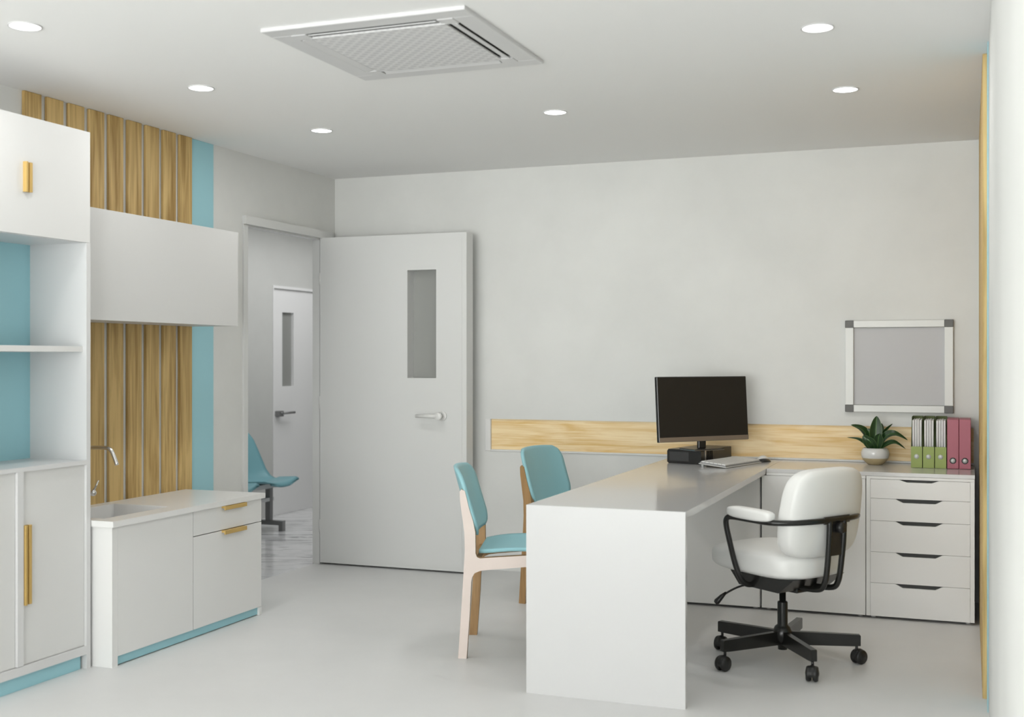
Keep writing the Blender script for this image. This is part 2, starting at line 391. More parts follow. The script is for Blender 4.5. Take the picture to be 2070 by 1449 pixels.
ac = thing('air_conditioner', 'square white ceiling cassette air conditioner with fine grille', 'air conditioner', (-1.996, 4.113, H))
R_, I_ = 0.402, 0.322
bm = bm_new(); dz = -0.015
for a in ((-R_, R_, -R_, -I_), (-R_, R_, I_, R_), (-R_, -I_, -I_, I_), (I_, R_, -I_, I_)): box(bm, a[0], a[1], a[2], a[3], dz, 0, bev=0.002, seg=1)
obj('frame', bm, 'ac_white', ac)
obj('duct_box', B(-I_, I_, -I_, I_, -0.004, -0.0005), 'slot_dark', ac, label='dark slot behind the louvers')
obj('grille', B(-0.272, 0.272, -0.272, 0.272, -0.0185, -0.010, bev=0.002), 'ac_grille', ac)
for k in range(4):
    bm = bm_new()
    prism(bm, [(-0.314, -0.019), (-0.284, -0.012), (-0.284, -0.009), (-0.314, -0.016)], 'X', -0.255, 0.255)
    lv = obj('louver', bm, 'ac_white', ac, rot=(0, 0, k*PI/2))
for sx in (-1, 1):
    for sy in (-1, 1):
        bm = bm_new(); box(bm, min(sx*0.262, sx*0.322), max(sx*0.262, sx*0.322), min(sy*0.262, sy*0.322), max(sy*0.262, sy*0.322), -0.017, -0.006)
        obj('corner_cover', bm, 'ac_white', ac)

# ------------------------------------------------------------------ tall cabinet (left)
XF = -3.545
tc_ = thing('tall_cabinet', 'tall white storage cabinet with open blue-backed niche at the left edge', 'cabinet', (XL, 3.33, 0))
dpt = XF-XL; Wc = 4.165-3.33
bm = B(0, dpt, 0, 0.025, 0, 1.831); box(bm, 0, dpt, Wc-0.025, Wc, 0, 1.831)          # sides
box(bm, 0, dpt-0.018, 0, 0.025, 1.831, 2.309); box(bm, 0, dpt-0.018, Wc-0.025, Wc, 1.831, 2.309)
box(bm, 0, dpt-0.018, 0.025, Wc-0.025, 2.285, 2.31)                                   # top
box(bm, 0.091, dpt-0.018, 0.025, Wc-0.025, 1.83, 1.85)                                # niche ceiling
box(bm, 0.091, dpt, 0.025, Wc-0.025, 0.878, 0.896)                                   # counter of the lower half
box(bm, dpt-0.016, dpt, 0.412, 0.445, 0.10, 0.878)                                   # centre stile
box(bm, 0.02, dpt, 0.025, Wc-0.025, 0.062, 0.098)                                    # bottom rail
obj('carcass', bm, 'niche_white', tc_)
obj('back_panel', B(0.0, 0.091, 0.025, Wc-0.025, 0.1, 2.285), 'blue_paint', tc_, label='light blue back panel of the niche')
obj('shelf', B(0.091, dpt-0.02, 0.025, Wc-0.025, 1.361, 1.386, bev=0.002), 'white_matt', tc_)
obj('plinth', B(0.02, dpt-0.02, 0.025, Wc-0.04, 0, 0.062), 'blue_paint', tc_, label='light blue plinth')
def chan_handle(parent, x, y, z0, z1):
    b = bm_new(); box(b, x, x+0.018, y, y+0.012, z0, z1, bev=0.001, seg=1); box(b, x, x+0.014, y+0.026, y+0.040, z0+0.001, z1-0.001, bev=0.001, seg=1)
    box(b, x, x+0.006, y+0.012, y+0.026, z0, z1, mi=1)
    return obj('handle', b, ['brass', 'gold_inner'], parent, label='brass handle')
u2 = obj('upper_door', B(dpt-0.017, dpt, 0.003, Wc-0.003, 1.832, 2.309), 'white_matt', tc_)
l1 = obj('lower_door', B(dpt-0.030, dpt-0.012, 0.028, 0.410, 0.10, 0.8765), 'white_matt', tc_)
l2 = obj('lower_door', B(dpt-0.030, dpt-0.012, 0.447, Wc-0.026, 0.10, 0.8765), 'white_matt', tc_)
chan_handle(u2, dpt, 0.440, 2.002, 2.124)
chan_handle(l2, dpt-0.012, 0.449, 0.340, 0.662)

# ------------------------------------------------------------------ sink unit
SX = -3.445
su = thing('sink_cabinet', 'low white sink base cabinet with blue plinth and brass edge pulls', 'cabinet', (XL+0.018, 4.183, 0))
dp = SX-XL-0.018; Ws = 5.345-4.183
bm = B(0, dp, 0, 0.036, 0, 0.606); box(bm, 0, dp-0.019, Ws-0.022, Ws, 0, 0.606); box(bm, dp-0.019, dp, Ws-0.022, Ws, 0, 0.0425)
box(bm, 0, dp-0.02, 0.036, Ws-0.022, 0.045, 0.065); box(bm, 0, 0.01, 0.036, Ws-0.022, 0.065, 0.606)
obj('carcass', bm, 'white_lacquer', su)
obj('plinth', B(dp-0.02, dp-0.012, 0.036, Ws-0.022, 0.004, 0.045), 'blue_paint', su, label='light blue plinth')
obj('cupboard_door', B(dp-0.018, dp, 0.037, 0.572, 0.044, 0.604), 'white_lacquer', su)
cd = obj('cupboard_door', B(dp-0.018, dp, 0.577, Ws-0.003, 0.044, 0.484), 'white_lacquer', su)
dr = obj('drawer', B(dp-0.018, dp, 0.577, Ws-0.003, 0.488, 0.604), 'white_lacquer', su)
for par, z in ((dr, 0.604), (cd, 0.484)):
    b = B(dp-0.004, dp+0.022, 0.806, 0.995, z-0.009, z+0.001); box(b, dp+0.016, dp+0.022, 0.806, 0.995, z-0.018, z-0.009)
    obj('edge_pull', b, 'brass', par, label='brass edge pull')
# worktop with sink cut-out
wt = thing('worktop', 'white worktop with inset rectangular sink on the low cabinet', 'worktop', (XL+0.018, 4.183, 0.607))
bx0, bx1, by0, by1 = -3.86-XL-0.018, -3.535-XL-0.018, 4.24-4.183, 4.70-4.183
D0 = dp+0.015; z1 = 0.026
bm = B(0, bx0, -0.012, Ws+0.012, 0, z1); box(bm, bx1, D0, -0.012, Ws+0.012, 0, z1)
box(bm, bx0, bx1, -0.012, by0, 0, z1); box(bm, bx0, bx1, by1, Ws+0.012, 0, z1)
obj('slab', bm, 'white_lacquer', wt)
bm = B(bx0, bx1, by0, by1, -0.142, -0.13); t_ = 0.006
box(bm, bx0, bx0+t_, by0, by1, -0.13, z1-0.002); box(bm, bx1-t_, bx1, by0, by1, -0.13, z1-0.002)
box(bm, bx0, bx1, by0, by0+t_, -0.13, z1-0.002); box(bm, bx0, bx1, by1-t_, by1, -0.13, z1-0.002)
obj('sink_basin', bm, 'white_lacquer', wt)
bm = bm_new(); lathe(bm, [(0, -0.13), (0.03, -0.13), (0.03, -0.127), (0, -0.127)], 24, center=((bx0+bx1)/2, (by0+by1)/2, 0))
obj('drain', bm, 'chrome', wt)
# tap
ta = thing('tap', 'chrome swan neck tap standing behind the sink', 'tap', (-3.885, 4.45, 0.633))
bm = bm_new()
lathe(bm, [(0, 0), (0.026, 0), (0.026, 0.012), (0.014, 0.016), (0, 0.016)], 24)
tube(bm, [(0, 0, 0.01), (0, 0, 0.09)], 0.017, 16)
obj('tap_body', bm, 'chrome', ta)
bm = bm_new()
tube(bm, [(0, 0, 0.08), (0, 0, 0.255), (0.008, 0, 0.278), (0.03, 0, 0.289), (0.09, 0, 0.290), (0.185, 0, 0.290), (0.212, 0, 0.280), (0.228, 0, 0.255), (0.247, 0, 0.214)],
     0.0095, 14, smooth_n=5)
obj('spout', bm, 'chrome', ta)
bm = bm_new(); bmesh.ops.create_uvsphere(bm, u_segments=18, v_segments=12, radius=0.016, matrix=Matrix.Translation((0.112, -0.0, 0.082)))
tube(bm, [(0.0, 0, 0.06), (0.10, 0, 0.078)], 0.010, 12)
tube(bm, [(0.112, 0, 0.085), (0.143, 0.0, 0.140)], [0.0055, 0.004], 10)
obj('lever', bm, 'chrome', ta, smooth=True)

# wall cabinet
wc = thing('overhead_cabinet', 'wide flat-fronted white wall cabinet above the sink worktop', 'cabinet', (XL+0.0195, 4.172, 1.5065))
bm = B(0, 0.262, 0, 1.255, 0, 0.016); box(bm, 0, 0.262, 0, 1.255, 0.484, 0.50); box(bm, 0, 0.262, 0, 0.016, 0.016, 0.484); box(bm, 0, 0.262, 1.239, 1.255, 0.016, 0.484)
box(bm, 0, 0.01, 0.016, 1.239, 0.016, 0.484)
obj('carcass', bm, 'wall_unit_paint', wc)
obj('cabinet_door', B(0.262, 0.280, 0, 1.255, 0.0, 0.50), 'wall_unit_paint', wc)

# ------------------------------------------------------------------ desk and back run
dk = thing('desk', 'long glossy white desk with solid end panel running to the back wall', 'desk', (-1.651, 4.469, 0))
b = bm_new(); prism(b, [(0.0, 0.750), (0.028, 0.722), (7.0-4.469-0.0005, 0.722), (7.0-4.469-0.0005, 0.750)], 'X', 0, 0.644); obj('desktop', b, 'desk_white', dk)
b = bm_new(); prism(b, [(0.0, 0.0), (0.028, 0.0), (0.028, 0.722), (0.0, 0.750)], 'X', 0, 0.644); obj('end_panel', b, 'desk_white', dk)
ct = obj('countertop', B(-1.006, 0.026, 6.40, 7.0, 0.730, 0.750, bev=0.001), 'desk_white')
tag(ct, 'white counter slab along the back wall carrying plant and files', 'countertop')
YF = 6.405
def unit(name, label, x0, x1, ztop):
    t = thing(name, label, 'cabinet', (x0, YF, 0), 0, None)
    w_ = x1-x0; b = B(0, 0.014, 0.0, 0.55, 0.018, ztop); box(b, w_-0.014, w_, 0.0, 0.55, 0.018, ztop); box(b, 0.014, w_-0.014, 0.02, 0.55, 0.018, 0.034); box(b, 0.014, w_-0.014, 0.53, 0.55, 0.034, ztop); box(b, (0.026 if -1.1 < x0 < -0.9 else 0), w_, -0.017, 0.02, 0.7165, 0.7295 if x0 > -1.1 else 0.7210)
    obj('carcass', b, 'white_lacquer', t)
    for fx in (0.032, w_-0.03):
        for fy in (0.03, 0.5):
            bb = bm_new(); lathe(bb, [(0, 0), (0.012, 0), (0.014, 0.018), (0, 0.018)], 16, center=(fx, fy, 0)); obj('foot', bb, 'white_matt', t)
    return t, w_
for (x0, x1, l) in ((-1.558, -1.038, 'plain white base cabinet under the desk end, left of the other units'),
                    (-1.030, -0.4985, 'plain white base cabinet behind the swivel chair, between desk and drawers')):
    t, w_ = unit('base_cabinet', l, x0, x1, 0.716)
    obj('cabinet_door', B(0.001, w_-0.001, -0.018, 0, 0.014, 0.7150, bev=0.001, seg=1), 'white_lacquer', t)
t, w_ = unit('drawer_cabinet', 'white five-drawer cabinet with black recessed grips in the right corner', -0.4955, 0.024, 0.7160)
obj('side_stile', B(0, 0.020, -0.018, 0, 0.014, 0.7163), 'white_lacquer', t); obj('side_stile', B(w_-0.020, w_, -0.018, 0, 0.014, 0.7163), 'white_lacquer', t)
zs = [0.7165, 0.618, 0.504, 0.344, 0.185, 0.014]
for i in range(5):
    zt, zb = zs[i]-0.0015, zs[i+1]
    cxm = 0.257; gw = 0.096 if i == 0 else 0.114; gh = 0.012 if i == 0 else 0.0185
    b = bm_new(); L0, L1 = 0.021, w_-0.021; yb = 0.0; yf = -0.018
    gi = gw-0.036
    prism(b, [(L0, zb), (L1, zb), (L1, zt), (cxm+gw, zt), (cxm+gi, zt-gh), (cxm-gi, zt-gh), (cxm-gw, zt), (L0, zt)], 'Y', yf, yb)
    dd = obj('drawer', b, 'white_lacquer', t)
    b = bm_new(); prism(b, [(cxm+gw, zt), (cxm+gi, zt-gh), (cxm-gi, zt-gh), (cxm-gw, zt)], 'Y', -0.003, 0.004)
    obj('finger_grip', b, 'slot_dark', dd, label='black recessed grip')

# ------------------------------------------------------------------ whiteboard
wb = thing('whiteboard', 'small grey board in a white frame with dark corners on back wall', 'whiteboard', (-0.655, YB, 1.034))
Wb, Hb, fw, th = 0.572, 0.513, 0.045, 0.032
obj('board_surface', B(fw-0.004, Wb-fw+0.004, -0.012, -0.004, fw-0.004, Hb-fw+0.004), 'board_grey', wb)
b = B(fw, Wb-fw, -th, -0.002, 0, fw-0.006, bev=0.002, seg=1); obj('frame_rail', b, 'alu_white', wb)
b = B(fw, Wb-fw, -th, -0.002, Hb-fw+0.006, Hb, bev=0.002, seg=1); obj('frame_rail', b, 'alu_white', wb)
b = B(0, fw, -th, -0.002, fw-0.006, Hb-fw+0.006, bev=0.002, seg=1); obj('frame_rail', b, 'alu_white', wb)
b = B(Wb-fw, Wb, -th, -0.002, fw-0.006, Hb-fw+0.006, bev=0.002, seg=1); obj('frame_rail', b, 'alu_white', wb)
for x in (0, Wb-fw):
    for z in (0, Hb-fw+0.006):
        obj('corner_cap', B(x-0.001, x+fw+0.001, -th-0.001, -0.001, z-0.001, z+fw-0.005, bev=0.002, seg=1), 'corner_grey', wb, label='dark grey corner cap')

# ------------------------------------------------------------------ monitor, computer, keyboard, mouse
pc = thing('desktop_computer', 'flat black desktop computer case lying under the monitor', 'computer', (-1.378, 6.502, 0.75), math.radians(-15))
b = bm_new()
prism(b, [(-0.210, 0.008), (-0.210, 0.068), (-0.202, 0.079), (-0.014, 0.079), (0.0, 0.072), (0.0, 0.006), (-0.01, 0.0), (-0.2, 0.0)], 'Y', 0.0, 0.045)
obj('front_bezel', b, 'black_plastic', pc)
obj('case', B(-0.207, -0.002, 0.045, 0.385, 0.004, 0.079, bev=0.002, seg=1), 'black_plastic', pc)
obj('front_plate', B(-0.195, -0.075, -0.0025, 0.0, 0.014, 0.064), 'pc_grey', pc, label='dark grey front plate')
obj('side_strip', B(-0.0015, 0.0012, 0.046, 0.062, 0.006, 0.076), 'silver_edge', pc, label='silver side strip')
b = bm_new()
for k in range(4): box(b, -0.001, 0.002, 0.075+k*0.02, 0.083+k*0.02, 0.012, 0.07)
obj('side_vent', b, 'black_metal', pc)
ang = math.radians(49)
mo = thing('monitor', 'black flat screen monitor on a square stand on the desk', 'monitor', (-1.385, 6.553, 0.8295), ang)
obj('stand_base', B(-0.10, 0.10, -0.07, 0.07, 0.0, 0.008, bev=0.001, seg=1), 'black_plastic', mo)
obj('base_edge', B(-0.101, 0.101, -0.071, 0.071, 0.0005, 0.003), 'silver_edge', mo, label='silver line around the base')
b = B(-0.025, 0.025, -0.008, 0.012, 0.008, 0.20, bev=0.003, seg=1); box(b, -0.04, 0.04, -0.01, 0.03, 0.13, 0.20); obj('stand_neck', b, 'black_plastic', mo)
tilt = Matrix.Translation((0.005, -0.012, 0.048)) @ Matrix.Rotation(math.radians(-4), 4, 'X')
b = bm_new(); box(b, -0.306, 0.306, -0.012, 0.012, 0.0, 0.357, bev=0.003, seg=1, mtx=tilt)
box(b, -0.22, 0.22, 0.010, 0.030, 0.02, 0.26, bev=0.006, seg=2, mtx=tilt)
obj('screen_housing', b, 'black_plastic', mo)
b = bm_new(); box(b, -0.300, 0.301, -0.0135, -0.0115, 0.028, 0.351, mtx=tilt); obj('screen', b, 'screen_black', mo)
b = bm_new(); box(b, -0.303, 0.304, -0.0140, -0.0115, 0.001, 0.026, mtx=tilt); obj('lower_bezel', b, 'bezel_taupe', mo, label='taupe lower bezel')

kb = thing('keyboard', 'slim white keyboard lying in front of the computer', 'keyboard', (-1.205, 6.318, 0.7505), math.radians(73.8))
tl = Matrix.Rotation(math.radians(5), 4, 'X')
b = bm_new(); box(b, 0, 0.43, 0, 0.165, 0.0015, 0.006, mtx=tl, bev=0.0015, seg=1); obj('base', b, 'plastic_clear', kb)
b = bm_new(); box(b, 0.006, 0.425, 0.006, 0.16, 0.006, 0.013, mtx=tl); obj('deck', b, 'key_gap', kb)
b = bm_new(); kk = bm_new()
for r_ in range(6):
    n_ = 15
    x = 0.012
    while x < 0.418:
        wk = 0.018
        if r_ == 0 and 0.10 < x < 0.12: wk = 0.118
        wk = min(wk, 0.4205-x)
        if wk > 0.006: box(b, x, x+wk, 0.011+r_*0.0245, 0.011+r_*0.0245+0.0215, 0.013, 0.0185, mtx=tl)
        x += wk+0.003
    kk
kk.free()
o = obj('keys', b, 'key_white', kb)
for x in (0.03, 0.40): obj('tilt_foot', B(x-0.01, x+0.01, 0.145, 0.158, 0.0, 0.0145), 'plastic_clear', kb)
ms = thing('mouse', 'small white and black mouse beyond the keyboard', 'mouse', (-1.088, 6.83, 0.75), math.radians(0))
def mouse_body(z0, z1, sc):
    b = bm_new(); bmesh.ops.create_uvsphere(b, u_segments=24, v_segments=12, radius=1)
    for v in b.verts:
        x, y, z = v.co; zz = max(z, 0)
        prof = 1.0-0.35*max(x, 0)**2
        v.co = Vector((x*0.040*sc, y*0.058*sc*(1-0.12*x), z0+zz*(z1-z0)*prof))
    return b
obj('lower_shell', mouse_body(0.0, 0.026, 1.0), 'black_plastic', ms, smooth=True)
b = mouse_body(0.010, 0.034, 0.84)
for v in b.verts: v.co.y += 0.006; v.co.x -= 0.004
obj('upper_shell', b, 'key_white', ms, smooth=True, label='white upper shell')

# ------------------------------------------------------------------ plant
pl = thing('potted_plant', 'small dark green leafy plant in a white and beige pot', 'plant', (-0.485, 6.86, 0.75))
b = bm_new()
prof = [(0, 0), (0.036, 0.0), (0.044, 0.006), (0.060, 0.020), (0.070, 0.037), (0.0745, 0.052), (0.0755, 0.066), (0.072, 0.080), (0.064, 0.090), (0.060, 0.0925), (0.057, 0.090), (0.066, 0.074), (0.066, 0.066), (0, 0.066)]
mis = [1, 1, 1, 1, 0, 0, 0, 0, 0, 0, 0, 0, 0]
lathe(b, prof, 40, mis=mis)
pot = obj('pot', b, ['pot_white', 'pot_clay'], pl)
b = bm_new(); lathe(b, [(0, 0.067), (0.064, 0.067), (0.063, 0.079), (0, 0.083)], 24); obj('soil', b, 'soil', pl)
def leaf(pts, wmax, side, peak=0.45, fold=0.25):
    """blade along pts with a v fold; side = width direction"""
    P_ = [Vector(p) for p in pts]; b = bm_new(); uvl = b.loops.layers.uv.new('UVMap')
    S = []
    n_ = 14; m_ = len(P_)
    for i in range(n_+1):
        t = i/n_*(m_-1); k = min(int(t), m_-2); f = t-k
        p0 = P_[max(k-1, 0)]; p1 = P_[k]; p2 = P_[k+1]; p3 = P_[min(k+2, m_-1)]
        S.append(0.5*((2*p1)+(-p0+p2)*f+(2*p0-5*p1+4*p2-p3)*f*f+(-p0+3*p1-3*p2+p3)*f**3))
    sd = Vector(side).normalized(); rows = []
    for i, p in enumerate(S):
        t = i/n_; d = (S[min(i+1, n_)]-S[max(i-1, 0)]).normalized()
        s_ = (sd-d*sd.dot(d)).normalized(); nn = d.cross(s_)
        if t < peak: wd = 0.45+0.55*math.sin(t/peak*PI/2)
        else: wd = max(math.cos((t-peak)/(1-peak)*PI/2), 0.0)**0.85
        wd *= wmax
        row = []
        for j in range(7):
            u_ = (j-3)/3
            row.append(b.verts.new(p+s_*u_*wd+nn*(fold*abs(u_)**1.3*wd)))
        rows.append(row)
    for i in range(n_):
        for j in range(6):
            f = b.faces.new((rows[i][j], rows[i][j+1], rows[i+1][j+1], rows[i+1][j])); f.smooth = True
            for l, (ii, jj) in zip(f.loops, ((i, j), (i, j+1), (i+1, j+1), (i+1, j))): l[uvl].uv = (jj/6, ii/n_)
    return b
zb = 0.08
leaves = [  # points in metres, x right, y back, z up
    ([(0.005, -0.01, zb), (0.004, -0.02, 0.14), (0.006, -0.012, 0.21), (0.008, 0.0, 0.268)], 0.034, (1, 0.1, 0), 0.5, -0.25),
    ([(-0.015, 0.01, zb), (-0.04, 0.01, 0.15), (-0.075, 0.005, 0.195), (-0.130, 0.0, 0.216)], 0.028, (0.5, 0.8, 0.5), 0.4, -0.3),
    ([(-0.01, -0.01, zb), (-0.05, -0.02, 0.125), (-0.09, -0.02, 0.146), (-0.150, -0.015, 0.148)], 0.018, (0.3, 0.9, 0.4), 0.35, 0.3),
    ([(-0.01, -0.03, zb), (-0.028, -0.05, 0.115), (-0.045, -0.055, 0.145), (-0.062, -0.05, 0.160)], 0.024, (0.9, -0.1, 0.35), 0.5, -0.35),
    ([(0.0, -0.03, zb), (-0.010, -0.05, 0.110), (-0.026, -0.062, 0.135), (-0.043, -0.06, 0.146)], 0.026, (0.9, 0, 0.4), 0.5, -0.35),
    ([(0.02, 0.01, zb), (0.038, 0.015, 0.15), (0.060, 0.02, 0.19), (0.092, 0.02, 0.226)], 0.018, (0.4, 0.8, -0.3), 0.4, 0.35),
    ([(0.02, -0.01, zb), (0.055, -0.015, 0.155), (0.105, -0.02, 0.172), (0.172, -0.02, 0.139)], 0.025, (-0.4, 0.7, 0.7), 0.38, 0.3),
    ([(0.025, -0.02, zb), (0.060, -0.04, 0.112), (0.105, -0.045, 0.126), (0.162, -0.04, 0.092)], 0.022, (-0.2, 0.8, 0.5), 0.42, 0.3),
    ([(0.0, 0.02, zb), (0.015, 0.03, 0.15), (0.022, 0.045, 0.20), (0.03, 0.06, 0.225)], 0.026, (1, -0.2, 0), 0.45, 0.3),
    ([(0.01, -0.03, zb), (0.018, -0.045, 0.125), (0.022, -0.055, 0.155), (0.03, -0.06, 0.175)], 0.026, (1, 0.2, 0), 0.5, -0.3),
    ([(-0.01, 0.0, zb), (-0.018, 0.0, 0.14), (-0.03, 0.0, 0.175), (-0.045, 0.0, 0.195)], 0.030, (0.9, 0.2, 0.3), 0.45, -0.3)]
for a in leaves: obj('leaf', leaf(*a), 'leaf_green', pl)

# ------------------------------------------------------------------ files
fw_ = 0.0585
def mag(label, x):
    t = thing('magazine_file', label, 'file box', (x, 6.73, 0.75), 0, 'green magazine files on the counter')
    hh = 0.268; fz = 0.114
    b = bm_new(); prism(b, [(0.0, 0.002), (0.235, 0.002), (0.235, hh), (0.10, hh), (0.004, fz)], 'X', 0, 0.002, 1)
    prism(b, [(0.0, 0.002), (0.235, 0.002), (0.235, hh), (0.10, hh), (0.004, fz)], 'X', fw_-0.004, fw_-0.002, 1)
    box(b, 0.002, fw_-0.004, 0.233, 0.235, 0.002, hh, mi=1); box(b, 0.002, fw_-0.004, 0.002, 0.233, 0.002, 0.004, mi=1)
    obj('box_body', b, ['file_green', 'file_green_dark'], t)
    b = B(0, fw_-0.002, -0.002, 0.0, 0.001, fz); obj('front_panel', b, 'file_green', t)
    b = bm_new(); lathe(b, [(0.006, -0.0021), (0.0125, -0.0021), (0.0125, -0.0035), (0.0, -0.0035)], 24, center=(fw_/2-0.001, 0, 0.061), axis='Y'); obj('finger_ring', b, 'chrome_ring', t, label='silver finger ring')
    b = bm_new()
    for k in range(4):
        x0 = 0.0055+k*0.0122; ht = 0.253+0.003*((k*7) % 3)/3
        box(b, x0, x0+0.0105, 0.030+0.003*(k % 2), 0.215, 0.005, ht, bev=0.0015, seg=1)
    obj('papers', b, 'paper_white', t, label='white papers standing in the box')
    return t
mag('green file box with white papers, leftmost, next to the plant', -0.292)
mag('green file box with white papers, middle of the three', -0.292+0.0605)
mag('green file box with white papers, touching the pink binders', -0.292+0.121)
def binder(label, x):
    t = thing('ring_binder', label, 'binder', (x, 6.724, 0.75), 0, 'pink ring binders on the counter')
    obj('cover', B(0, 0.0575, 0, 0.23, 0.001, 0.262, bev=0.0025, seg=2), 'binder_pink', t)
    b = bm_new(); lathe(b, [(0.0118, 0), (0.0165, 0), (0.0165, -0.002), (0.0118, -0.002), (0.0118, 0)], 28, center=(0.0285, 0, 0.044), axis='Y'); obj('finger_ring', b, 'black_plastic', t, label='black finger ring')
    b = bm_new(); lathe(b, [(0, 0), (0.0118, 0), (0.0118, -0.001), (0, -0.001)], 24, center=(0.0285, 0, 0.044), axis='Y'); obj('ring_centre', b, 'chrome_ring', t, label='silver centre of the ring')
binder('pink ring binder beside the green file boxes', -0.110)
binder('pink ring binder at the right end of the row, nearest the corner', -0.0505)

# ------------------------------------------------------------------ visitor chairs (x forward, y left; near side is y=0)
def visitor_chair(label, loc, rz, outer='pale_outer'):
    t = thing('visitor_chair', label, 'chair', loc, rz, 'blue visitor chairs at the desk')
    W = 0.489; tk = 0.034
    rear = [(-0.022, 0), (0.016, 0), (0.030, 0.20), (0.037, 0.34), (0.041, 0.362), (0.052, 0.380), (0.075, 0.390), (0.12, 0.396), (0.20, 0.403), (0.30, 0.412), (0.38, 0.414),
            (0.40, 0.40), (0.402, 0.36), (0.415, 0.0), (0.450, 0.0), (0.447, 0.38), (0.445, 0.445), (0.43, 0.462), (0.30, 0.462), (0.15, 0.452), (0.075, 0.446),
            (0.062, 0.452), (0.056, 0.468), (0.055, 0.56), (0.045, 0.61), (0.026, 0.67), (0.008, 0.745), (-0.008, 0.752), (-0.015, 0.742), (-0.013, 0.70), (0.006, 0.56), (0.008, 0.48), (0.002, 0.37), (-0.01, 0.18)]
    for k, y0 in enumerate((0.0, W-tk)):
        b = bm_new(); fs = prism(b, rear, 'Y', y0, y0+tk, 0)
        (fs[0] if k == 0 else fs[1]).material_index = 1
        obj('side_frame', b, ['chair_wood', outer], t)
    b = B(0.42, 0.44, tk, W-tk, 0.39, 0.44); obj('front_rail', b, 'chair_wood', t)
    b = B(0.03, 0.05, tk, W-tk, 0.395, 0.44); obj('rear_rail', b, 'chair_wood', t)
    # seat: thin dished plywood shell with upholstery
    b = bm_new(); nx, ny = 16, 16; top = []; bot = []
    for i in range(nx+1):
        u_ = i/nx; r1, r2 = [], []
        for j in range(ny+1):
            v_ = j/ny; s_ = 2*v_-1
            x = 0.066+0.40*u_; hw = 0.225-0.035*(1-min(1, u_/0.22))**2-0.02*max(0, (u_-0.85)/0.15)**2
            y = W/2+s_*hw
            z = 0.470+0.010*u_+0.012*math.sin(PI*min(u_*1.2, 1))-0.015*max(0, (u_-0.85)/0.15)**2
            z += -0.012*(1-s_*s_)*math.sin(PI*u_)
            r1.append(b.verts.new((x, y, z+0.006))); r2.append(b.verts.new((x, y, z-0.010)))
        top.append(r1); bot.append(r2)
    def grid_shell(b, A, C_, nx, ny):
        for i in range(nx):
            for j in range(ny):
                b.faces.new((A[i][j], A[i+1][j], A[i+1][j+1], A[i][j+1])); b.faces.new((C_[i][j], C_[i][j+1], C_[i+1][j+1], C_[i+1][j]))
        for i in range(nx):
            b.faces.new((A[i][0], C_[i][0], C_[i+1][0], A[i+1][0])); b.faces.new((A[i][ny], A[i+1][ny], C_[i+1][ny], C_[i][ny]))
        for j in range(ny):
            b.faces.new((A[0][j], A[0][j+1], C_[0][j+1], C_[0][j])); b.faces.new((A[nx][j], C_[nx][j], C_[nx][j+1], A[nx][j+1]))
        for f in b.faces: f.smooth = True
        bmesh.ops.recalc_face_normals(b, faces=b.faces[:])
    grid_shell(b, top, bot, nx, ny)
    obj('seat', b, 'blue_fabric', t)
    # backrest: curved shell, corners rounded
    b = bm_new(); nz_, ny = 20, 24; F, K = [], []
    for i in range(nz_+1):
        u_ = i/nz_; z0 = 0.545+0.285*u_
        hw = 0.232
        cr_ = 0.075; dzb = min(u_, 1-u_)*0.285
        if dzb < cr_: hw = hw-cr_*0.8+0.8*math.sqrt(max(cr_**2-(cr_-dzb)**2, 0))
        xc = 0.080-0.088*u_**0.9
        r1, r2 = [], []
        for j in range(ny+1):
            s_ = 2*j/ny-1; y = W/2+s_*hw
            q = abs(y-W/2)/0.232
            dx = -0.042*(1-q**2.6)
            z = z0+0.012*(1-q*q)*(u_-0.5)*2
            nrm = Vector((1, -(s_ > 0)*0.0, 0)); k_ = 0.9*q**4*(1 if s_ > 0 else -1)
            th_ = 0.016
            r1.append(b.verts.new((xc+dx+0.004, y, z))); r2.append(b.verts.new((xc+dx-th_*(1-0.2*q), y+k_*0.010, z)))
        F.append(r1); K.append(r2)
    grid_shell(b, F, K, nz_, ny)
    obj('backrest', b, 'blue_shell', t)
    return t
visitor_chair('blue chair with pale-sided wood frame nearest the camera, left of the desk end panel', (-2.102, 4.878, 0), math.radians(16.8))
visitor_chair('second blue chair farther back, half hidden behind the desk', (-2.272, 6.088, 0), math.radians(-7.6), 'chair_wood')

